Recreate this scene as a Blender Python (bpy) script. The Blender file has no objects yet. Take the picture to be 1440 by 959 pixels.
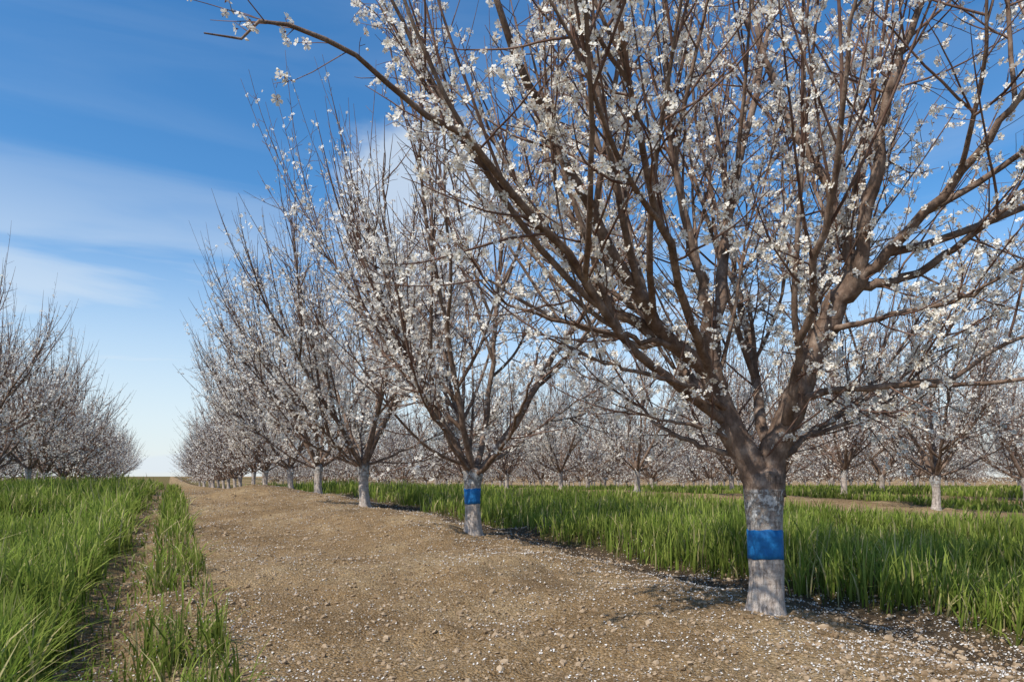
import bpy, math, numpy as np
from mathutils import Vector
rng=np.random.default_rng(7)
sc=bpy.context.scene
sc.view_settings.view_transform='Standard'; sc.view_settings.look='None'; sc.view_settings.exposure=0

# ---------------------------------------------------------------- helpers
def hash2(i,j,s): 
    v=np.sin(i*127.1+j*311.7+s*74.7)*43758.5453
    return v-np.floor(v)
def vnoise(x,y,s=0.):
    xi=np.floor(x); yi=np.floor(y); fx=x-xi; fy=y-yi
    fx=fx*fx*(3-2*fx); fy=fy*fy*(3-2*fy)
    a=hash2(xi,yi,s); b=hash2(xi+1,yi,s); c=hash2(xi,yi+1,s); d=hash2(xi+1,yi+1,s)
    return (a*(1-fx)+b*fx)*(1-fy)+(c*(1-fx)+d*fx)*fy
def sstep(a,b,x):
    t=np.clip((x-a)/(b-a),0,1); return t*t*(3-2*t)
def nz(v): return v/np.maximum(np.linalg.norm(v,axis=-1,keepdims=True),1e-9)

# orchard frame: u across the rows (to the right), v along the rows
CU=np.array([0.894,0.447]); CV=np.array([-0.447,0.894])
def uv2xy(u,v): return u*CU[0]+v*CV[0], u*CU[1]+v*CV[1]
def xy2uv(x,y): return x*CU[0]+y*CU[1], x*CV[0]+y*CV[1]
def softmin(a,b,k=0.08):
    h=np.clip(0.5+0.5*(b-a)/k,0,1); return b*(1-h)+a*h-k*h*(1-h)
def ground_z(x,y):
    x=np.asarray(x,float); y=np.asarray(y,float)
    u,v=xy2uv(x,y)
    z=softmin(0.029*np.maximum(y,-2.),np.full_like(y,0.57),0.10)
    # the field falls gently away beyond the rise
    q=np.clip((y-27)/200,0,1); z=z-3.4*(q-.5*q*q)*sstep(27,45,y)**.5
    fade=np.exp(-(np.hypot(x,y)/60)**2)
    z+=0.05*np.exp(-((u-3.4)/1.3)**2)
    z-=0.06*np.exp(-((u+0.38)/0.22)**2)
    z-=0.11*np.exp(-((u-5.2)/0.55)**2)
    z+=0.36*np.exp(-((u-2.2)/1.2)**2-((v-21)/2.6)**2)
    z+=0.17*np.exp(-((u-3.2)/0.9)**2-((v-12.)/2.0)**2)
    z+=0.10*np.exp(-((u-3.3)/0.8)**2-((v-6.6)/1.4)**2)
    z+=0.10*np.exp(-((u-14.4)/1.2)**2)
    z+=fade*(0.13*(vnoise(x*.7,y*.7,1)-.5)+0.075*(vnoise(x*2.1,y*2.1,2)-.5)+0.035*(vnoise(x*6,y*6,3)-.5)+0.018*(vnoise(x*14,y*14,4)-.5))
    return z
def grass_mask(u,v):
    w=0.18*(vnoise(u*0+v*1.3,v*0+3.,9)-.5)+0.12*(vnoise(v*4.,v*0.+u*2,10)-.5)
    m=sstep(-.52,-.68,u+w)
    m=np.maximum(m,0.55*sstep(.17,.06,np.abs(u+w*.7-.07)))
    m=np.maximum(m,sstep(5.25,5.6,u+2*w)*sstep(12.7,12.3,u+w))
    for a,b in ((16.0,19.2),(21.9,26.2),(28.6,33.2),(35.5,41),(43,70)):
        m=np.maximum(m,sstep(a,a+.3,u+w)*sstep(b,b-.3,u+w))
    return m

def build(name,parts,mats,parent=None,attr=None):
    me=bpy.data.meshes.new(name)
    off=0; V=[];L=[];S=[];M=[];SM=[]; ls=0
    for (v,f,m,sm) in parts:
        v=np.asarray(v,np.float32).reshape(-1,3); f=np.asarray(f,np.int64)
        if len(f)==0: continue
        V.append(v); L.append((f+off).ravel()); k=f.shape[1]
        S.append(ls+np.arange(len(f))*k); ls+=f.size
        M.append(np.full(len(f),m)); SM.append(np.full(len(f),sm)); off+=len(v)
    V=np.concatenate(V);L=np.concatenate(L);S=np.concatenate(S);M=np.concatenate(M);SM=np.concatenate(SM)
    me.vertices.add(len(V)); me.vertices.foreach_set('co',V.ravel())
    me.loops.add(len(L)); me.loops.foreach_set('vertex_index',L.astype(np.int32))
    me.polygons.add(len(S)); me.polygons.foreach_set('loop_start',S.astype(np.int32))
    me.polygons.foreach_set('material_index',M.astype(np.int32))
    me.polygons.foreach_set('use_smooth',SM.astype(bool))
    for m in mats: me.materials.append(m)
    me.update(calc_edges=True)
    if attr:
        for an,av in attr.items():
            a=me.color_attributes.new(name=an,type='FLOAT_COLOR',domain='POINT')
            a.data.foreach_set('color',np.asarray(av,np.float32).ravel())
    return me
def obj(name,me,loc=(0,0,0),rz=0,s=1,parent=None):
    o=bpy.data.objects.new(name,me); sc.collection.objects.link(o)
    o.location=loc; o.rotation_euler=(0,0,rz); o.scale=(s,s,s)
    if parent: o.parent=parent
    return o

# ---------------------------------------------------------------- materials
class NT:
    def __init__(s,name):
        s.m=bpy.data.materials.new(name); s.m.use_nodes=True; s.t=s.m.node_tree; s.t.nodes.clear()
        s.out=s.n('ShaderNodeOutputMaterial')
    def n(s,t,**k):
        nd=s.t.nodes.new(t)
        for a,b in k.items(): setattr(nd,a,b)
        return nd
    def l(s,a,b): s.t.links.new(a,b)
    def noise(s,vec,scale,detail=4,rough=.6,**k):
        nd=s.n('ShaderNodeTexNoise'); nd.inputs['Scale'].default_value=scale; nd.inputs['Detail'].default_value=detail; nd.inputs['Roughness'].default_value=rough
        if vec is not None: s.l(vec,nd.inputs['Vector'])
        return nd.outputs[0]
    def ramp(s,f,stops):
        r=s.n('ShaderNodeValToRGB'); e=r.color_ramp.elements
        while len(e)<len(stops): e.new(.5)
        for i,(p,c) in enumerate(stops):
            e[i].position=p; e[i].color=tuple(c)+(1,) if hasattr(c,'__len__') else (c,c,c,1)
        s.l(f,r.inputs[0]); return r.outputs[0]
    def mix(s,f,a,b,mode='MIX'):
        m=s.n('ShaderNodeMix'); m.data_type='RGBA'; m.blend_type=mode
        for i,v in ((0,f),(6,a),(7,b)):
            if isinstance(v,(int,float)): m.inputs[i].default_value=v
            elif isinstance(v,tuple): m.inputs[i].default_value=v+(1,)
            else: s.l(v,m.inputs[i])
        return m.outputs[2]
    def math(s,op,a,b=0):
        m=s.n('ShaderNodeMath',operation=op)
        for i,v in ((0,a),(1,b)):
            if isinstance(v,(int,float)): m.inputs[i].default_value=v
            else: s.l(v,m.inputs[i])
        return m.outputs[0]
    def bump(s,h,st,d):
        b=s.n('ShaderNodeBump'); b.inputs['Strength'].default_value=st; b.inputs['Distance'].default_value=d; s.l(h,b.inputs['Height']); return b.outputs[0]
    def bsdf(s,col,rough=.85,normal=None,spec=.25):
        b=s.n('ShaderNodeBsdfPrincipled'); b.inputs['Roughness'].default_value=rough; b.inputs['Specular IOR Level'].default_value=spec
        if isinstance(col,tuple): b.inputs['Base Color'].default_value=col+(1,)
        else: s.l(col,b.inputs['Base Color'])
        if normal is not None: s.l(normal,b.inputs['Normal'])
        return b.outputs[0]
    def diff(s,col,normal=None):
        b=s.n('ShaderNodeBsdfDiffuse'); s.l(col,b.inputs[0])
        if normal is not None: s.l(normal,b.inputs['Normal'])
        return b.outputs[0]
    def fin(s,sh): s.l(sh,s.out.inputs[0]); return s.m

def bark_mat(name,trunk):
    n=NT(name); tc=n.n('ShaderNodeTexCoord').outputs['Object']
    mp=n.n('ShaderNodeMapping'); n.l(tc,mp.inputs[0]); mp.inputs['Scale'].default_value=(1,1,.35)
    a=n.noise(tc,9,4,.65); b=n.noise(mp.outputs[0],42,4,.7)
    col=n.ramp(a,[(.3,(.110,.072,.052)),(.5,(.19,.132,.100)),(.72,(.33,.255,.205))])
    col=n.mix(.6,col,n.ramp(b,[(.3,(.25,.25,.25)),(.7,(.75,.73,.7))]),'OVERLAY')
    h=b
    if trunk:
        c=n.noise(tc,130,3,.6)
        h=n.math('ADD',n.math('MULTIPLY',b,.7),n.math('MULTIPLY',c,.3))
        sp=n.n('ShaderNodeSeparateXYZ'); n.l(tc,sp.inputs[0])
        z=n.math('ADD',sp.outputs[2],n.math('MULTIPLY',n.math('SUBTRACT',a,.5),.9))
        mk=n.ramp(z,[(.66,1.),(.92,.2),(1.2,0.)])
        lo=n.ramp(b,[(.28,(.22,.17,.13)),(.45,(.43,.355,.30)),(.68,(.60,.53,.46))])
        col=n.mix(mk,col,lo)
        zz=n.ramp(sp.outputs[2],[(.66,0.),(.76,1.),(.98,.9),(1.25,0.)])
        e=n.noise(tc,17,6,.8); pm=n.math('MULTIPLY',zz,n.ramp(e,[(.44,0.),(.54,.95)]))
        col=n.mix(pm,col,(.64,.62,.58))
        rings=n.noise(mp.outputs[0],14,3,.6)
        mpv=n.n('ShaderNodeMapping'); n.l(tc,mpv.inputs[0]); mpv.inputs['Scale'].default_value=(1,1,.10)
        cr=n.noise(mpv.outputs[0],38,3,.6)
        crk=n.ramp(cr,[(.33,.45),(.42,1.)])
        mph=n.n('ShaderNodeMapping'); n.l(tc,mph.inputs[0]); mph.inputs['Scale'].default_value=(.25,.25,1.6)
        hz=n.ramp(n.noise(mph.outputs[0],16,4,.6),[(.38,.62),(.5,1.)])
        col=n.mix(.75,col,crk,'MULTIPLY'); col=n.mix(.8,col,hz,'MULTIPLY')
        h=n.math('ADD',h,n.math('ADD',n.math('MULTIPLY',rings,1.2),n.math('ADD',n.math('MULTIPLY',pm,.5),n.math('MULTIPLY',crk,.5))))
        return n.fin(n.bsdf(col,.9,n.bump(h,1.,.02)))
    return n.fin(n.diff(col,n.bump(h,.8,.012)))
M_TRUNK=bark_mat('trunk_bark',True); M_LIMB=bark_mat('limb_bark',False)
def simple(name,c1,c2,scale,bump=0.):
    n=NT(name); tc=n.n('ShaderNodeTexCoord').outputs['Object']; f=n.noise(tc,scale,2)
    return n.fin(n.diff(n.ramp(f,[(.35,c1),(.65,c2)]),n.bump(f,bump,.01) if bump else None))
M_TWIG=simple('twig_bark',(.11,.062,.046),(.235,.155,.12),6)
def transl(name,c1,c2,scale,tf,attr=None):
    n=NT(name)
    if attr:
        a=n.n('ShaderNodeAttribute'); a.attribute_name=attr; col=a.outputs['Color']
    else:
        tc=n.n('ShaderNodeTexCoord').outputs['Object']; col=n.ramp(n.noise(tc,scale,1),[(.3,c1),(.7,c2)])
    b=n.diff(col)
    t=n.n('ShaderNodeBsdfTranslucent'); n.l(col,t.inputs[0])
    m=n.n('ShaderNodeMixShader'); m.inputs[0].default_value=tf; n.l(b,m.inputs[1]); n.l(t.outputs[0],m.inputs[2])
    return n.fin(m.outputs[0])
M_PETAL=transl('blossom_petal',(.93,.87,.77),(.96,.93,.86),25,.35)
M_CORE=simple('blossom_calyx',(.26,.09,.06),(.38,.20,.09),40)
M_STAM=simple('blossom_stamen',(.55,.42,.12),(.7,.6,.35),60)
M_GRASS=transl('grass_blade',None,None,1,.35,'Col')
M_FALL=transl('fallen_petal',(.60,.55,.50),(.80,.77,.72),8,.15)
n=NT('blue_band_paint'); tc=n.n('ShaderNodeTexCoord').outputs['Object']
f=n.noise(tc,30,5,.7)
M_BAND=n.fin(n.bsdf(n.ramp(f,[(.3,(.005,.10,.27)),(.7,(.010,.165,.43))]),.6,n.bump(f,.7,.012),.3))
M_STONE=simple('soil_clod',(.21,.14,.08),(.44,.33,.22),9,.5)

# ---------------------------------------------------------------- ground
def axis(a0,a1,step,lo,hi,g=1.13):
    c=list(np.arange(a0,a1,step)); s=step; x=a0
    L=[]
    while x>lo: s*=g; x-=s; L.append(x)
    s=step; x=c[-1]; R=[]
    while x<hi: s*=g; x+=s; R.append(x)
    return np.array(L[::-1]+c+R)
U=axis(-1.6,6.4,.045,-900,900,1.12); Vv=axis(1.5,13,.05,-300,1500,1.045)
UU,VV=np.meshgrid(U,Vv); X,Y=uv2xy(UU,VV); Z=ground_z(X,Y)
nu,nv=len(U),len(Vv); idx=np.arange(nu*nv).reshape(nv,nu)
F=np.stack([idx[:-1,:-1],idx[:-1,1:],idx[1:,1:],idx[1:,:-1]],-1).reshape(-1,4)
gm=grass_mask(UU,VV)
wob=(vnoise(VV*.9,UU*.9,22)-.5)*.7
shade_and_dark=sstep(4.25,4.65,UU+wob)*sstep(5.9,5.5,UU)+.35*sstep(-.2,-.35,UU)*sstep(-.6,-.5,UU)  # canopy shade painted as a band right of the row; wheel track darker
shade_and_dark+=.40*sstep(.58,.76,vnoise(UU*1.0+3,VV*.55,23)*.7+vnoise(UU*4,VV*3,24)*.3)*sstep(1.2,2.4,UU)  # irregular darker patches on the soil strip
shade_and_dark=np.clip(shade_and_dark,0,1)
A=np.stack([gm,shade_and_dark,gm*0,gm*0+1],-1).reshape(-1,4)
n=NT('orchard_soil'); tc=n.n('ShaderNodeTexCoord').outputs['Object']
at=n.n('ShaderNodeAttribute'); at.attribute_name='Mask'; sp=n.n('ShaderNodeSeparateColor'); n.l(at.outputs['Color'],sp.inputs[0])
big=n.noise(tc,.9,4,.6); mid=n.noise(tc,7,4,.65); fine=n.noise(tc,55,4,.75)
vo=n.n('ShaderNodeTexVoronoi'); vo.inputs['Scale'].default_value=55; n.l(tc,vo.inputs['Vector'])
vo2=n.n('ShaderNodeTexVoronoi'); vo2.inputs['Scale'].default_value=120; n.l(tc,vo2.inputs['Vector'])
col=n.ramp(big,[(.3,(.225,.142,.070)),(.5,(.325,.215,.112)),(.7,(.45,.325,.185))])
col=n.mix(.8,col,n.ramp(mid,[(.25,(.3,.3,.3)),(.75,(.68,.68,.66))]),'OVERLAY')
col=n.mix(.85,col,n.ramp(fine,[(.3,(.17,.16,.15)),(.7,(.86,.85,.83))]),'OVERLAY')
sv=n.n('ShaderNodeSeparateColor'); n.l(vo2.outputs['Color'],sv.inputs[0])
col=n.mix(n.math('MULTIPLY',n.ramp(sv.outputs[0],[(.82,0.),(.86,1.)]),.6),col,(.54,.44,.32))
sv2=n.n('ShaderNodeSeparateColor'); n.l(vo.outputs['Color'],sv2.inputs[0])
col=n.mix(n.math('MULTIPLY',n.ramp(sv2.outputs[1],[(.80,0.),(.84,1.)]),.5),col,(.13,.08,.04))
col=n.mix(n.math('MULTIPLY',sp.outputs[1],.85),col,n.mix(fine,(.050,.036,.025),(.105,.075,.052)))  # dark soil colour for the painted shade band, wheel track and patches
col=n.mix(n.math('MULTIPLY',sp.outputs[0],.75),col,n.mix(mid,(.07,.065,.022),(.14,.115,.045)))
hh=n.math('ADD',n.math('MULTIPLY',mid,.8),n.math('ADD',n.math('MULTIPLY',fine,.5),n.math('MULTIPLY',vo.outputs['Distance'],-.35)))
M_SOIL=n.fin(n.diff(col,n.bump(hh,1.,.06)))
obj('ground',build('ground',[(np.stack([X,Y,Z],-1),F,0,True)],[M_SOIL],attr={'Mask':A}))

# ---------------------------------------------------------------- scatter: petals, clods
def scatter_n(N,umin,umax,vmin,vmax,p=1.):
    t=rng.random(N); v=vmin*(vmax/vmin)**(t**p); u=rng.uniform(umin,umax,N); return u,v
u,v=scatter_n(95000,-.5,6.2,2.0,34,1.1)
x,y=uv2xy(u,v)
dens=.24+.75*sstep(.43,.80,vnoise(x*1.6,y*1.6,31)*.6+vnoise(x*5,y*5,32)*.4)+.22*np.exp(-((u-4.2)/1.2)**2)
k=rng.random(len(x))<dens*.5
x,y=x[k],y[k]; N=len(x)
ang=np.arange(6)*math.pi/3
tmpl=np.stack([np.cos(ang)*1.0,np.sin(ang)*.72,.25*np.cos(2*ang)],-1)
def rotrand(nrm,N):
    a=nz(rng.normal(size=(N,3))); t=nz(np.cross(nrm,a)); b=np.cross(nrm,t); return np.stack([t,b,nrm],-1)
nr=nz(rng.normal(size=(N,3))*.4+np.array([0,0,1.]))
R=rotrand(nr,N); sz=rng.uniform(.0035,.0088,N)*(1+np.hypot(x,y)/40)
P=np.einsum('nij,kj->nki',R,tmpl)*sz[:,None,None]+np.stack([x,y,ground_z(x,y)+.008],-1)[:,None,:]
f=np.arange(N*6).reshape(N,6)
obj('fallen_petals',build('fallen_petals',[(P,f,0,False)],[M_FALL]))
# clods
g=(1+5**.5)/2
iv=nz(np.array([(-1,g,0),(1,g,0),(-1,-g,0),(1,-g,0),(0,-1,g),(0,1,g),(0,-1,-g),(0,1,-g),(g,0,-1),(g,0,1),(-g,0,-1),(-g,0,1)],float))
iF=np.array([(0,11,5),(0,5,1),(0,1,7),(0,7,10),(0,10,11),(1,5,9),(5,11,4),(11,10,2),(10,7,6),(7,1,8),(3,9,4),(3,4,2),(3,2,6),(3,6,8),(3,8,9),(4,9,5),(2,4,11),(6,2,10),(8,6,7),(9,8,1)])
u,v=scatter_n(24000,-.6,6.0,2.0,30,1.1); x,y=uv2xy(u,v); N=len(x)
sz=.0035+.012*rng.random(N)**5*1.6+.003*rng.random(N)
big=rng.random(N)<.008; sz[big]*=2.2
sz*=(1+np.hypot(x,y)/60)
R=rotrand(nz(rng.normal(size=(N,3))),N)
tm=iv[None]*rng.uniform(.65,1.25,(N,12,1))*rng.uniform(.6,1.2,(N,1,3))
P=np.einsum('nij,nkj->nki',R,tm)*sz[:,None,None]; P[...,2]*=.75
P+=np.stack([x,y,ground_z(x,y)+sz*.25],-1)[:,None,:]
f=(iF[None]+np.arange(N)[:,None,None]*12).reshape(-1,3)
obj('soil_clods',build('soil_clods',[(P,f,0,False)],[M_STONE]))

# ---------------------------------------------------------------- grass
def blades(u,v,hmean,wscale=1.,lean=.35):
    x,y=uv2xy(u,v); N=len(x); d=np.hypot(x,y)
    cl=vnoise(x*2.3,y*2.3,41)*.5+vnoise(x*.8,y*.8,42)*.5
    h=hmean*rng.uniform(.40,1.15,N)*(.40+1.2*cl); w=rng.uniform(.0026,.0054,N)*(1+d/9)*wscale
    tall=rng.random(N)<.05; h[tall]*=1.3
    az=rng.uniform(0,2*math.pi,N); ln=rng.gamma(2.,lean/2,N)
    dirx=np.cos(az);diry=np.sin(az); sa=az+math.pi/2+rng.normal(0,.5,N)
    ts=np.array([0,.38,.72,1.])
    bx=x; by=y; bz=ground_z(x,y)-.01
    C=[]
    for t in ts:
        off=ln*h*t**2; C.append(np.stack([bx+dirx*off+.06*h*t*np.cos(sa),by+diry*off,bz+h*(t-.35*np.minimum(ln,1.4)*t**2.5)],-1))
    side=np.stack([np.cos(sa),np.sin(sa),0*sa],-1)*w[:,None]
    VV=np.stack([C[0]-side*.8,C[0]+side*.8,C[1]-side,C[1]+side,C[2]-side*.65,C[2]+side*.65,C[3]],1)
    b=np.arange(N)[:,None]*7
    q=np.concatenate([b+np.array([[0,1,3,2]]),b+np.array([[2,3,5,4]])]); t3=b+np.array([[4,5,6]])
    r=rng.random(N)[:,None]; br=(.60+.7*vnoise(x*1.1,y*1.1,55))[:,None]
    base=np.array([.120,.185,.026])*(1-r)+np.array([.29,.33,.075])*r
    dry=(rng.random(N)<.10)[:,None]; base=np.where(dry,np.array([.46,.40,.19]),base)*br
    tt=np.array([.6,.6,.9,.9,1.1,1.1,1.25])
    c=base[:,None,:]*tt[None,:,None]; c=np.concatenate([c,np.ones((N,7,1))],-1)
    return VV.reshape(-1,3),q,t3,c.reshape(-1,4)
def sample_strip(u0f,u1f,Y0,Y1,rho0,thin=1.):
    ys=np.linspace(Y0,Y1,400); out_u=[];out_v=[]
    for a,b in zip(ys[:-1],ys[1:]):
        m=(a+b)/2; ua,ub=u0f(m),u1f(m)
        if ub<=ua: continue
        rho=rho0*(4/max(m,3.))**1.55
        k=rng.poisson(max((ub-ua)*(b-a)*1.118*rho,0))
        yy=rng.uniform(a,b,k); uu=rng.uniform(ua,ub,k)
        xx=uu/.894-.5*yy; out_u.append(uu); out_v.append(-.447*xx+.894*yy)
    return np.concatenate(out_u),np.concatenate(out_v)
def grass_obj(name,sets):
    parts=[blades(u,v,h,ws,ln) for u,v,h,ws,ln in sets]
    V=np.concatenate([p[0] for p in parts]); off=np.cumsum([0]+[len(p[0]) for p in parts[:-1]])
    Q=np.concatenate([p[1]+o for p,o in zip(parts,off)]); T=np.concatenate([p[2]+o for p,o in zip(parts,off)])
    C=np.concatenate([p[3] for p in parts])
    me=bpy.data.meshes.new(name); me.vertices.add(len(V)); me.vertices.foreach_set('co',V.astype(np.float32).ravel())
    L=np.concatenate([Q.ravel(),T.ravel()]); S=np.concatenate([np.arange(len(Q))*4,Q.size+np.arange(len(T))*3])
    me.loops.add(len(L)); me.loops.foreach_set('vertex_index',L.astype(np.int32)); me.polygons.add(len(S)); me.polygons.foreach_set('loop_start',S.astype(np.int32))
    me.materials.append(M_GRASS); me.update(calc_edges=True)
    a=me.color_attributes.new(name='Col',type='FLOAT_COLOR',domain='POINT'); a.data.foreach_set('color',C.astype(np.float32).ravel())
    me.polygons.foreach_set('use_smooth',np.ones(len(S),bool))
    obj(name,me)
def keep(u,v,s=1.):
    k=rng.random(len(u))<grass_mask(u,v)*s; return u[k],v[k]
uL,vL=keep(*sample_strip(lambda y:-.2235*y-2.2,lambda y:-.4,1.8,60,1800))
uM,vM=sample_strip(lambda y:-.18,lambda y:.32,1.8,40,1400)
cl=sstep(.45,.70,vnoise(vM*1.1,uM*1.5,61)*.5+vnoise(vM*4,uM*4,62)*.5); far=sstep(6,13,vM)
k=rng.random(len(uM))<np.clip(.05+.6*cl+.4*far,0,1); uM,vM=uM[k],vM[k]
uT,vT=sample_strip(lambda y:-.7,lambda y:-.1,1.8,30,200)
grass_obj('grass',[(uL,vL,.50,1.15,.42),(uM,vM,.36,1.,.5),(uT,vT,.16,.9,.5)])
sets=[]
uR,vR=keep(*sample_strip(lambda y:5.0,lambda y:min(8.,1.1175*y+2),4.,60,1300)); sets.append((uR,vR,.44,1.05,.30))
uR,vR=keep(*sample_strip(lambda y:8.0,lambda y:min(13.4,1.1175*y+2),6.,60,1300)); sets.append((uR,vR,.29,1.05,.30))
for a,b in ((15.6,19.5),(21.8,26.5),(28.5,33.3),(35.5,41),(43,60)):
    uu,vv=keep(*sample_strip(lambda y:a,lambda y:min(b,1.1175*y+2),10,70,900)); sets.append((uu,vv,.27,1.3,.3))
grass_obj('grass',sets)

# ---------------------------------------------------------------- trees
def tubes(P,R,k):
    P=np.asarray(P,float);R=np.asarray(R,float);B,n,_=P.shape
    T=np.empty_like(P); T[:,1:-1]=P[:,2:]-P[:,:-2]; T[:,0]=P[:,1]-P[:,0]; T[:,-1]=P[:,-1]-P[:,-2]; T=nz(T)
    md=nz(P[:,-1]-P[:,0]); ref=np.where(np.abs(md[:,2:3])<.8,np.array([[0,0,1.]]),np.array([[1.,0,0]]))[:,None,:]
    a=nz(np.cross(T,np.broadcast_to(ref,T.shape))); b=np.cross(T,a)
    th=np.arange(k)*2*math.pi/k
    V=P[:,:,None,:]+R[:,:,None,None]*(a[:,:,None,:]*np.cos(th)[None,None,:,None]+b[:,:,None,:]*np.sin(th)[None,None,:,None])
    i=np.arange(B*n*k).reshape(B,n,k); i2=np.roll(i,-1,axis=2)
    F=np.stack([i[:,:-1],i2[:,:-1],i2[:,1:],i[:,1:]],-1).reshape(-1,4)
    return V.reshape(-1,3),F
def resample(pts,n):
    pts=np.asarray(pts,float); m=len(pts)
    pp=np.vstack([2*pts[0]-pts[1],pts,2*pts[-1]-pts[-2]])
    o=[]
    for s in np.linspace(0,m-1,n):
        i=min(int(s),m-2); t=s-i; a,b,c,d=pp[i],pp[i+1],pp[i+2],pp[i+3]
        o.append(.5*((2*b)+(-a+c)*t+(2*a-5*b+4*c-d)*t*t+(-a+3*b-3*c+d)*t**3))
    return np.array(o)
def children(P,R,dens,tmin,tmax,lfun,afun,n,trop,wob,rfun,r,tipr=.0014,maxd=None):
    B,m,_=P.shape
    seg=np.linalg.norm(np.diff(P,axis=1),axis=-1); Ln=seg.sum(1)
    cnt=r.poisson(Ln*(tmax-tmin)*dens); pi=np.repeat(np.arange(B),cnt); N=len(pi)
    t=r.uniform(tmin,tmax,N); s=t*(m-1); i=np.minimum(s.astype(int),m-2); f=(s-i)[:,None]
    p0=P[pi,i]*(1-f)+P[pi,i+1]*f; T=nz(P[pi,i+1]-P[pi,i]); pr=R[pi,i]*(1-f[:,0])+R[pi,i+1]*f[:,0]
    q=nz(np.cross(T,r.normal(size=(N,3))))
    an=afun(N,t)[:,None]; d=nz(T*np.cos(an)+q*np.sin(an))
    L=lfun(N,t); r0=np.minimum(rfun(L),pr*.8)
    C=np.empty((N,n,3)); C[:,0]=p0; st=(L/(n-1))[:,None]
    for j in range(1,n):
        d=nz(d+wob*r.normal(size=(N,3))+np.array([0,0,trop])); C[:,j]=C[:,j-1]+d*st
    tt=np.linspace(0,1,n)[None]; RR=r0[:,None]*(1-tt)**.8+tipr*tt**1
    if maxd is not None:
        k=np.hypot(C[:,-1,0],C[:,-1,1])<maxd; C,RR=C[k],RR[k]
    return C,RR
def flower_tmpl():
    q=[];F=[]
    for i in range(5):
        a=i*2*math.pi/5; c,s=math.cos(a),math.sin(a); o=len(q)
        for (x,y,z) in ((.10,0,0),(.45,-.30,.10),(.86,-.30,.26),(.94,0,.20),(.86,.30,.26),(.45,.30,.10)):
            z+= .03*i
            q.append((x*c-y*s,x*s+y*c,z))
        F+= [(o,o+1,o+2,o+3),(o,o+3,o+4,o+5)]
    return np.array(q),np.array(F)
FT,FF=flower_tmpl()
oct_v=np.array([(.17,0,.0),(0,.17,.0),(-.17,0,.0),(0,-.17,.0),(0,0,.16),(0,0,-.45)])
oct_f=np.array([(0,1,4),(1,2,4),(2,3,4),(3,0,4),(1,0,5),(2,1,5),(3,2,5),(0,3,5)])
tri_v=np.array([(.18,0,0),(-.09,.16,0),(-.09,-.16,0),(0,0,.14),(0,0,-.4)])
tri_f=np.array([(0,1,3),(1,2,3),(2,0,3),(1,0,4),(2,1,4),(0,2,4)])
sv_=[];sf_=[]
for i in range(6):
    a=i*math.pi/3+.3; r_=.34; x0,y0=math.cos(a),math.sin(a); o=len(sv_)
    sv_+=[(x0*.06,y0*.06,.05),(x0*r_-y0*.05,y0*r_+x0*.05,.42),(x0*r_+y0*.05,y0*r_-x0*.05,.42)]
    sf_.append((o,o+1,o+2))
sv_=np.array(sv_);sf_=np.array(sf_)
far_v=[];far_f=[]
for i in range(5):
    a=i*2*math.pi/5; c,s=math.cos(a),math.sin(a)
    for (x,y,z) in ((.04,0,0),(.6,-.36,.12),(.98,0,.26),(.6,.36,.12)): far_v.append((x*c-y*s,x*s+y*c,z+.02*i))
    far_f.append((i*4,i*4+1,i*4+2,i*4+3))
far_v=np.array(far_v);far_f=np.array(far_f)
ang5=np.arange(5)*2*math.pi/5
lo_v=np.stack([np.cos(ang5),np.sin(ang5),.25*np.cos(2*ang5)],-1); lo_f=np.array([(0,1,2,3,4)])
def inst(T,F,pos,R,s):
    N=len(pos); V=np.einsum('nij,kj->nki',R,T)*s[:,None,None]+pos[:,None,:]
    return V.reshape(-1,3),(F[None]+np.arange(N)[:,None,None]*len(T)).reshape(-1,F.shape[1])
def rot(nrm,r):
    N=len(nrm); a=nz(r.normal(size=(N,3))); t=nz(np.cross(nrm,a)); b=np.cross(nrm,t); return np.stack([t,b,nrm],-1)

def trunk_mesh(top,r0,seed,k=28):
    zs=np.concatenate([np.linspace(-.12,.3,9),np.linspace(.34,top[2],22)])
    th=np.arange(k)*2*math.pi/k
    def rad(z,th):
        fl=.42*np.exp(-(np.maximum(z,0))/.07)+.10*np.exp(-np.maximum(z,0)/.3)+.30*sstep(top[2]-.45,top[2],z)-.22*sstep(top[2]-.10,top[2]+.12,z)
        ribs=.045*np.sin(3*th+seed)+.03*np.sin(5*th+seed*2+z*2)+.02*np.sin(9*th+z*5)
        bumps=.07*(vnoise(z*7+seed,np.cos(th)*2+5,seed)-.5)+.07*(vnoise(z*13+seed,np.sin(th)*3+9,seed+1)-.5)
        return r0*(1+fl+ribs*(1+1.5*np.exp(-z/.1))+bumps)
    def ring(z,extra=0.):
        t=np.clip(z/top[2],0,1); cx=top[0]*t**1.3+.012*math.sin(z*6+seed); cy=top[1]*t**1.3+.012*math.cos(z*5+seed)
        rr=rad(np.full(k,z),th)+extra
        return np.stack([cx+rr*np.cos(th),cy+rr*np.sin(th),np.full(k,z)],-1)
    V=np.concatenate([ring(z) for z in zs]); n_=len(zs)
    i=np.arange(n_*k).reshape(n_,k); i2=np.roll(i,-1,1)
    F=np.stack([i[:-1],i2[:-1],i2[1:],i[1:]],-1).reshape(-1,4)
    c=len(V); lastring=ring(top[2]); ctr=lastring.mean(0)
    d1=ctr+(lastring-ctr)*.6+np.array([0,0,.05]); d2=ctr+(lastring-ctr)*.05+np.array([0,0,.075])
    V=np.concatenate([V,d1,d2]); j=np.arange(c,c+2*k).reshape(2,k); full=np.vstack([i[-1:],j]); f2=np.roll(full,-1,1)
    F=np.concatenate([F,np.stack([full[:-1],f2[:-1],f2[1:],full[1:]],-1).reshape(-1,4)])
    return V,F,ring
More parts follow.
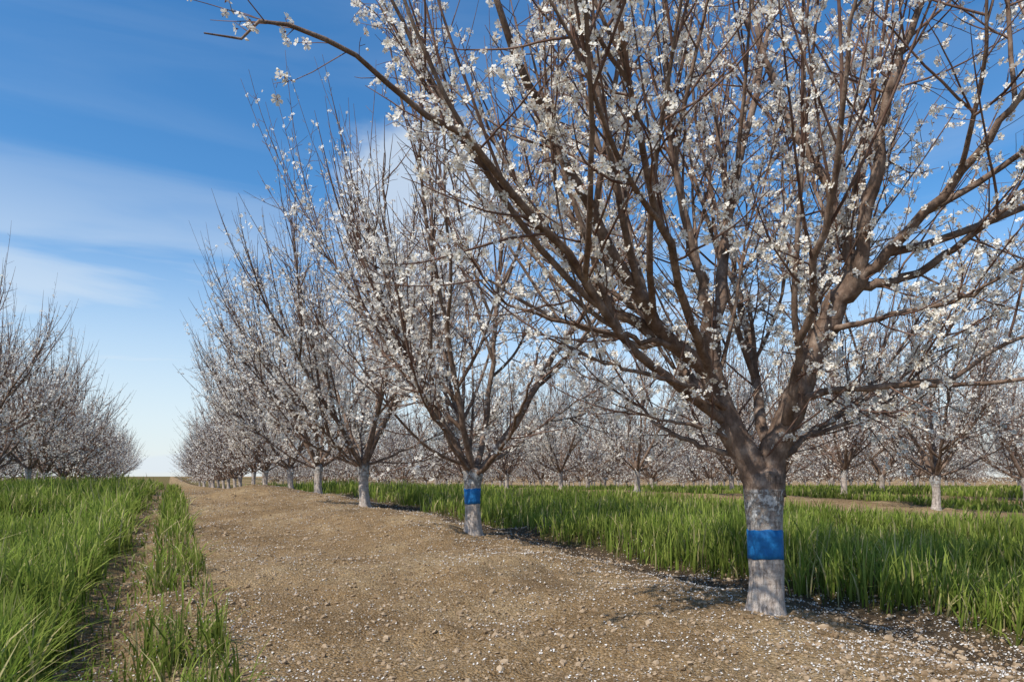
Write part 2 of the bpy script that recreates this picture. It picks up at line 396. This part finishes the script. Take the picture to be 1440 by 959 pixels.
def band_mesh(ring,z0,z1,seed,k=28):
    th=np.arange(k)*2*math.pi/k
    rows=[]
    for j,t in enumerate((0,0,.2,.45,.7,1,1)):
        z=z0+(z1-z0)*t; rr=ring(z,-.004 if j in(0,6) else .004+.001*math.sin(j*2.3))
        rr=rr.copy(); rr[:,2]+=(.006*np.sin(2*th+seed)+.003*np.sin(7*th+seed+t*3)) ; rows.append(rr)
    V=np.concatenate(rows); i=np.arange(7*k).reshape(7,k); i2=np.roll(i,-1,1)
    return V,np.stack([i[:-1],i2[:-1],i2[1:],i[1:]],-1).reshape(-1,4)

def make_tree(name,seed,limbs=None,trunk_r=.135,fork=(0,0,1.15),q=1.,lod=1,band=None,height=6.8,fl=1.,fs=1.,zb=(3.1,5.7)):
    near=lod==0; low_=lod==2
    r=np.random.default_rng(seed); parts=[]
    if limbs is None:
        limbs=[]; ns=r.integers(5,7); a0=r.uniform(0,6.28)
        for i in range(ns+4):
            low=i>=ns
            az=a0+i*2*math.pi/ns+r.normal(0,.25)+(.6 if low else 0)+(i-ns)*.5*low; inc=math.radians(r.uniform(27,46) if not low else r.uniform(56,72)); L=r.uniform(.85,1.05)*height*(.84 if not low else .5)
            p=np.array([fork[0],fork[1],fork[2]-.12]); d=np.array([math.cos(az)*math.sin(inc),math.sin(az)*math.sin(inc),math.cos(inc)])
            pts=[p.copy()]; 
            for j in range(9):
                d=d+np.array([0,0,.08 if not low else .04])+r.normal(0,.06,3); d/=np.linalg.norm(d); p=p+d*L/9; pts.append(p.copy())
            limbs.append((pts,r.uniform(.05,.072) if not low else .034,.007))
    NP=22 if not low_ else 12
    P1=[];R1=[]
    for pts,ra,rb in limbs:
        c=resample(pts,NP); L=np.linalg.norm(np.diff(c,axis=0),axis=1).sum()
        wv=r.normal(0,.012,(NP,3)); wv[0]=0; c=c+wv*min(1,L/2)
        t=np.linspace(0,1,NP); rr=rb+(ra-rb)*(1-t)**.9; rr=rr*(1+.10*np.exp(-t/.05))*(1+r.normal(0,.03,NP))
        P1.append(c);R1.append(rr)
    P1=np.array(P1);R1=np.array(R1)
    md=3.45 if near else None
    if not near:
        Ls,Rs=children(P1,R1,1.4,.10,.62,lambda N,t:r.uniform(.38,.60,N)*height*(1-.35*t),lambda N,t:r.uniform(.3,.8,N),NP,.055,.04,lambda L:.008+.0075*L,r,.004)
    else:
        Ls,Rs=children(P1,R1,1.45,.2,.8,lambda N,t:r.uniform(1.2,2.6,N),lambda N,t:r.uniform(.3,.85,N),NP,.05,.04,lambda L:.007+.0085*L,r,.0035,md)
    Pm=np.concatenate([P1,Ls]);Rm=np.concatenate([R1,Rs])
    P2,R2=children(Pm,Rm,(4.6 if near else 5.)*q,.14,1.,lambda N,t:r.uniform(.3,1.2,N),lambda N,t:r.uniform(.45,1.3,N),9 if not low_ else 5,.045,.08,lambda L:.0030+.0055*L,r,.0018,md)
    Pw,Rw=children(Pm,Rm,(2.2 if near else 3.0)*q,.45,1.,lambda N,t:r.uniform(.9,2.2 if near else 2.5,N),lambda N,t:r.uniform(.12,.5,N),9 if not low_ else 5,.10,.022,lambda L:.003+.004*L,r,.0018,md)
    P2=np.concatenate([P2,Pw]);R2=np.concatenate([R2,Rw])
    P3,R3=children(P2,R2,(6.6 if near else 5.6 if lod==1 else 4)*q,.08,.85,lambda N,t:r.uniform(.06,.42,N)*(1.1-.7*t),lambda N,t:r.uniform(.5,1.2,N),5 if not low_ else 2,.04,.12,lambda L:.0018+.0035*L,r,.0014)
    P4,R4=children(P1,R1,5.*q,.25,1.,lambda N,t:r.uniform(.06,.4,N),lambda N,t:r.uniform(.5,1.2,N),5 if not low_ else 2,.04,.12,lambda L:.0018+.0035*L,r,.0014)
    P3=np.concatenate([P3,P4]);R3=np.concatenate([R3,R4])
    tm=(1.0,1.4,2.8)[lod]
    parts.append((*tubes(P1,R1,(12,8,5)[lod]),1,True))
    parts.append((*tubes(Ls,Rs,(9,6,4)[lod]),1,True))
    parts.append((*tubes(P2,R2*(1,1.3,2.)[lod],(5,4,3)[lod]),2,True))
    parts.append((*tubes(P3,R3*tm,3),2,True))
    sd=15.*fl
    Pa,Ra=children(P3,R3,sd,.1,1.,lambda N,t:r.uniform(.012,.045,N),lambda N,t:r.uniform(.8,1.5,N),2,0,0,lambda L:L*0+.002,r)
    Pb,Rb=children(P2,R2,sd*.6,.12,.9,lambda N,t:r.uniform(.02,.06,N),lambda N,t:r.uniform(.8,1.5,N),2,0,0,lambda L:L*0+.002,r)
    Pc,Rc=children(Pm,Rm,sd*.4,.3,1.,lambda N,t:r.uniform(.03,.09,N),lambda N,t:r.uniform(.8,1.5,N),2,0,0,lambda L:L*0+.003,r)
    Ps=np.concatenate([Pa,Pb,Pc]);Rs_=np.concatenate([Ra,Rb,Rc])
    z=Ps[:,1,2]; pr=1-.84*sstep(zb[0],zb[1],z)
    if near: pr=1-.45*sstep(2.4,4.3,z)
    pat=vnoise(Ps[:,1,0]*2.2+Ps[:,1,2]*1.7,Ps[:,1,1]*2.2+Ps[:,1,2],seed)
    pat2=vnoise(Ps[:,1,0]*7+Ps[:,1,2]*5,Ps[:,1,1]*7+Ps[:,1,2]*3,seed+2)
    k=r.random(len(z))<pr*np.clip((pat*.7+pat2*.8)*1.8-.5,.06,1)*.9; Pf=Ps[k]
    if near: parts.append((*tubes(Pf,Rs_[k],3),2,True))
    pos=Pf[:,1]; dr=nz(Pf[:,1]-Pf[:,0])
    ex=r.integers(0,3,len(pos)); i=np.repeat(np.arange(len(pos)),1+ex)
    if low_: i=np.arange(len(pos))
    pos=pos[i]+r.normal(0,.019,(len(i),3)); nr=nz(dr[i]+r.normal(0,.55,(len(i),3)))
    Rt=rot(nr,r); s=r.uniform(.018,.0265,len(i))*fs
    bud=r.random(len(i))<(.20 if not low_ else 0); op=~bud
    if near:
        parts.append((*inst(FT,FF,pos[op],Rt[op],s[op]),3,False))
        parts.append((*inst(tri_v,tri_f,pos[op],Rt[op],s[op]),4,False))
        parts.append((*inst(sv_,sf_,pos[op],Rt[op],s[op]),5,False))
    elif lod==1:
        parts.append((*inst(far_v,far_f,pos[op],Rt[op],s[op]*1.05),3,False))
        parts.append((*inst(tri_v,tri_f,pos[op],Rt[op],s[op]*1.1),4,False))
    else:
        parts.append((*inst(lo_v,lo_f,pos,Rt,s),3,False))
    if not low_: parts.append((*inst(oct_v*2,oct_f,pos[bud],Rt[bud],s[bud]*.8),3,True))
    V,F,ring=trunk_mesh(fork,trunk_r,seed*1.7,28 if not low_ else 10); parts.append((V,F,0,True))
    if band: parts.append((*band_mesh(ring,band[0],band[1],seed),6,True))
    return build(name,parts,[M_TRUNK,M_LIMB,M_TWIG,M_PETAL,M_CORE,M_STAM,M_BAND])
# --- foreground tree, limbs measured in metres, tree foot at B1
B1=np.array([1.94,5.2,0.15])
def W(*p): return [np.array(a,float)-B1 for a in p]
J=(1.50,5.15,2.02); K=(2.49,4.9,2.67); A0=(1.60,5.2,1.75); B0=(2.12,5.15,1.76)
limbs=[
 (W((1.92,5.2,1.10),(1.80,5.2,1.38),A0,J,(1.44,5.12,2.18)),.115,.072),
 (W((1.62,5.2,1.72),J,(1.146,5.0,2.26),(.85,4.8,2.57),(.60,4.6,2.90),(.27,4.3,3.37),(0,4.0,3.77),(-.3,3.6,4.5)),.070,.010),
 (W((1.56,5.18,1.85),(1.53,5.2,2.15),(1.60,5.3,2.6),(1.72,5.5,3.22),(1.93,5.7,4.0),(2.18,5.9,4.9),(2.3,6.0,5.8)),.065,.010),
 (W((1.66,5.2,1.62),(1.22,4.9,1.88),(.86,4.6,2.05),(.58,4.3,2.30),(.29,4.0,2.60),(-.08,3.7,2.88),(-.42,3.4,3.06),(-.78,3.1,3.18),(-1.05,2.95,3.20),(-1.28,2.85,3.08)),.036,.003),
 (W((.95,4.88,2.46),(.86,5.0,2.9),(.81,5.2,3.49),(.66,5.3,4.26),(.45,5.4,5.0),(.35,5.5,5.8)),.042,.008),
 (W((1.3,5.06,2.16),(.98,5.0,2.32),(.68,5.0,2.52),(.255,4.9,2.95),(-.2,4.7,3.38),(-.56,4.5,3.90),(-.9,4.2,4.5)),.048,.008),
 (W((1.95,5.2,1.10),(1.99,5.2,1.40),B0,(2.26,5.1,2.18),(2.37,5.0,2.47),K),.115,.074),
 (W((2.42,4.95,2.56),K,(2.475,4.8,2.97),(2.52,4.7,3.52),(2.59,4.6,3.95),(2.70,4.5,4.36),(2.85,4.4,5.2)),.060,.010),
 (W((2.40,4.95,2.55),K,(2.66,4.7,2.84),(2.86,4.5,3.12),(3.0,4.3,3.37),(3.12,4.1,3.65),(3.3,3.9,4.3)),.050,.008),
 (W((2.42,4.95,2.56),(2.47,4.97,2.75),(2.45,5.0,2.99),(2.34,5.1,3.45),(2.06,5.2,4.04),(1.93,5.3,4.59),(1.8,5.4,5.4)),.055,.010),
 (W((2.45,4.92,2.60),(2.62,4.85,2.62),(2.9,4.8,2.70),(3.19,4.7,2.93),(3.45,4.6,3.18),(3.9,4.5,3.6)),.040,.006),
 (W((2.10,5.15,1.72),(2.24,5.0,1.85),(2.55,4.8,1.87),(2.87,4.6,1.90),(3.30,4.4,2.14),(3.7,4.3,2.5)),.034,.005),
 (W((2.2,5.15,1.95),(2.35,5.4,2.3),(2.6,5.9,2.7),(3.0,6.5,3.3),(3.3,6.9,4.2),(3.5,7.1,5.0)),.050,.008),
 (W((1.90,5.25,1.3),(1.82,5.5,1.6),(1.55,5.9,2.1),(1.2,6.4,2.8),(.85,6.8,3.6),(.6,7.0,4.5)),.054,.008),
 (W((1.97,5.25,1.35),(2.02,5.6,1.9),(2.08,6.2,2.8),(2.12,6.7,3.8),(2.2,7.0,5.0)),.050,.008),
 (W((1.82,5.2,1.35),(1.5,5.45,1.50),(1.25,5.6,1.63),(.98,5.8,1.9),(.6,6.0,2.15)),.026,.005),
 (W((2.05,5.1,1.65),(2.02,4.8,2.1),(1.95,4.3,2.7),(1.85,3.8,3.35),(1.8,3.5,4.1)),.036,.006),
 (W((1.53,5.15,1.95),(1.2,4.6,2.3),(.85,4.0,2.8),(.6,3.5,3.3),(.45,3.2,3.9)),.036,.006),
 (W((1.5,5.1,2.1),(1.38,5.0,2.7),(1.2,4.9,3.3),(1.1,4.8,4.0),(1.05,4.7,4.8)),.045,.008),
 (W((1.98,5.25,1.3),(2.3,5.5,1.5),(2.8,5.9,1.75),(3.3,6.2,2.1),(3.8,6.4,2.7)),.038,.006),
 (W((1.3,5.06,2.2),(.9,5.3,2.3),(.4,5.5,2.5),(-.1,5.6,2.8),(-.5,5.6,3.2)),.028,.005),
 (W((1.62,5.15,1.75),(1.3,4.8,1.85),(.95,4.5,1.90),(.6,4.3,1.95),(.25,4.2,2.1)),.024,.004),
 (W((2.3,5.05,2.3),(2.6,4.7,2.35),(2.9,4.3,2.4),(3.1,4.0,2.55)),.024,.004),
 (W((1.15,5.0,2.2),(.8,4.9,2.25),(.4,4.7,2.3),(0,4.6,2.4),(-.3,4.5,2.6)),.022,.004),
 (W((1.72,5.2,1.5),(1.4,5.0,1.6),(1.05,4.9,1.65),(.7,4.8,1.75)),.020,.004),
]
me1=make_tree('almond_tree',11,limbs,.122,(-.01,0,1.12),1.,0,(.47,.69),fl=1.06,fs=1.12)
obj('almond_tree',me1,tuple(B1-np.array([0,0,.02])))

V2=make_tree('almond_tree_b',23,None,.115,(.02,0,1.0),1.0,1,(.48,.71),height=6.6,fl=1.45,fs=1.14)
V3=make_tree('almond_tree_c',35,None,.11,(-.03,.02,1.05),1.0,1,None,height=7.3,fl=1.5,fs=1.2)
V4=make_tree('almond_tree_d',47,None,.11,(.03,0,.95),1.0,1,None,height=7.0,fl=1.4,fs=1.2)
V5=make_tree('almond_tree_e',59,None,.105,(.0,0.03,1.05),.95,1,None,height=6.5,fl=.75,fs=1.35)
V6=make_tree('almond_tree_f',61,None,.105,(.04,0.0,.9),.95,1,None,height=6.3,fl=.75,fs=1.35)
D1=make_tree('tree_far_a',71,None,.11,(.0,0.03,.9),.8,2,None,height=6.5,fl=.6,fs=1.9,zb=(3.3,6.0))
D2=make_tree('tree_far_b',83,None,.11,(.04,0.0,.85),.8,2,None,height=6.3,fl=.6,fs=1.9,zb=(3.3,6.0))
D3=make_tree('tree_far_c',91,None,.11,(.04,0.0,.8),.8,2,None,height=6.3,fl=.6,fs=1.9,zb=(3.3,6.0))
def place(name,me,Yd,u,rz,s,parent=None,jit=0):
    x=u/.894-.5*Yd; x+=rng.normal(0,jit); y=Yd+rng.normal(0,jit)
    return obj(name,me,(x,y,float(ground_z(x,y))-.03),rz,s,parent)
place('almond_tree',V2,10.28,4.06,0.6,1.0)
place('almond_tree',V3,16.0,4.06,1.0,1.0)
place('almond_tree',V4,21.0,4.06,2.0,1.0)
for i,Yd in enumerate((26.7,32.,38.,43.5,49)):
    place('almond_tree',(V3,V4,V5,D1,D2)[i],Yd,4.06,i*1.9+.7,(.97,1.,.98,1,.98)[i],jit=.1)
for i in range(6): place('almond_tree',(V5,V6,V4,V3,D1,D3)[i],14.4+4.6*i,14.4,i*2.3+.4,.72+.05*(i%3),jit=.08)
for i in range(7): place('almond_tree',(V6,V5,V6,V5,D1,D2,D3)[i],14.6+5.4*i,-5.9,i*1.7+1,.98+.04*(i%2),jit=.15)
far_p=bpy.data.objects.new('distant_almond_trees',None); sc.collection.objects.link(far_p)
c=0
def fill(u,Ya,Yb,st,s):
    global c
    Yd=Ya
    while Yd<Yb:
        place('tree',(D1,D2,D3)[c%3] if Yd>27 or u>30 else (V5,V6)[c%2],Yd,u,c*2.1,s*(.92+.16*rng.random()),far_p,.15); c+=1; Yd+=st
fill(4.06,54.5,110,5.6,1.)
fill(14.4,42,110,5.,.85)
for u in (20.6,27.4,34.2,41,48,56): fill(u,.86*u-4,100,4.8 if u<40 else 5.5,.82)
for u in (65,76,88,102): fill(u,.86*u-4,130,6.5,.85)
fill(-5.9,53,84,5.5,.9); fill(-12.5,30,74,6,.9); fill(-20,50,90,7,.9)

# ---------------------------------------------------------------- light, sky
sd=Vector((-.62,-.62,1.0)).normalized()
sun=bpy.data.lights.new('sun','SUN'); sun.energy=4.9; sun.angle=math.radians(.6); sun.color=(1,.95,.86)
so=bpy.data.objects.new('sun',sun); sc.collection.objects.link(so); so.rotation_euler=sd.to_track_quat('Z','Y').to_euler()
w=bpy.data.worlds.new('World'); sc.world=w; w.use_nodes=True; t=w.node_tree; t.nodes.clear()
o=t.nodes.new('ShaderNodeOutputWorld'); bg=t.nodes.new('ShaderNodeBackground'); bg.inputs[1].default_value=.15; t.links.new(bg.outputs[0],o.inputs[0])
sk=t.nodes.new('ShaderNodeTexSky'); sk.sky_type='NISHITA'; sk.sun_disc=False
sk.sun_elevation=math.asin(sd.z); sk.sun_rotation=math.atan2(sd.x,sd.y); sk.dust_density=.3; sk.ozone_density=2.0; sk.air_density=1.05
hs=t.nodes.new('ShaderNodeHueSaturation'); hs.inputs['Saturation'].default_value=1.34; hs.inputs['Value'].default_value=1.14; t.links.new(sk.outputs[0],hs.inputs['Color'])
tc=t.nodes.new('ShaderNodeTexCoord')
def wn(scale,map_s,detail,loc=(0,0,0),dist=0.):
    m=t.nodes.new('ShaderNodeMapping'); m.inputs['Scale'].default_value=map_s; m.inputs['Location'].default_value=loc; m.inputs['Rotation'].default_value=(0,math.radians(8),0)
    t.links.new(tc.outputs['Generated'],m.inputs[0]); nn=t.nodes.new('ShaderNodeTexNoise'); nn.inputs['Scale'].default_value=scale; nn.inputs['Detail'].default_value=detail; nn.inputs['Distortion'].default_value=dist
    t.links.new(m.outputs[0],nn.inputs['Vector']); return nn.outputs[0]
def wm(op,a,b):
    m=t.nodes.new('ShaderNodeMath'); m.operation=op
    for i,v in ((0,a),(1,b)):
        if isinstance(v,(int,float)): m.inputs[i].default_value=v
        else: t.links.new(v,m.inputs[i])
    return m.outputs[0]
def mr(v,a,b,c=0,d=1):
    m=t.nodes.new('ShaderNodeMapRange'); m.interpolation_type='SMOOTHSTEP'
    for i,q in enumerate((a,b,c,d)): m.inputs[i+1].default_value=q
    t.links.new(v,m.inputs[0]); return m.outputs[0]
sp=t.nodes.new('ShaderNodeSeparateXYZ'); t.links.new(tc.outputs['Generated'],sp.inputs[0]); z=sp.outputs[2]
wisps=mr(wn(1.9,(1,1,7.5),6,(0,0,.3),.5),.40,.68)
low=mr(z,.45,.08,.06,.95)
f1=wm('MULTIPLY',wisps,low)
cn=wn(7,(1,1,1.8),6,(3,1,0))
def blob(dx,dz,rad,thr,amt):
    d=Vector((dx,1,dz)).normalized(); vm=t.nodes.new('ShaderNodeVectorMath'); vm.operation='DISTANCE'; vm.inputs[1].default_value=d
    t.links.new(tc.outputs['Generated'],vm.inputs[0]); b=mr(vm.outputs['Value'],rad,0.)
    return wm('MULTIPLY',mr(wm('ADD',b,wm('MULTIPLY',cn,1.6)),thr,thr+.5),amt)
f2=wm('MAXIMUM',blob(-.12,.38,.22,1.1,.7),blob(-.59,.055,.05,1.2,.8))
haze=mr(z,.36,.02,0.,.80)
f=wm('MINIMUM',wm('MAXIMUM',wm('MAXIMUM',f1,f2),haze),.93)
mx=t.nodes.new('ShaderNodeMix'); mx.data_type='RGBA'; t.links.new(f,mx.inputs[0]); t.links.new(hs.outputs[0],mx.inputs[6]); mx.inputs[7].default_value=(4.9,5.5,6.1,1)
t.links.new(mx.outputs[2],bg.inputs[0])

cam=bpy.data.cameras.new('camera'); cam.lens=24; cam.sensor_width=36; cam.shift_y=.131; cam.clip_end=5000; cam.clip_start=.05
co=bpy.data.objects.new('camera',cam); sc.collection.objects.link(co); co.location=(0,0,1.23); co.rotation_euler=(math.radians(90),0,0); sc.camera=co
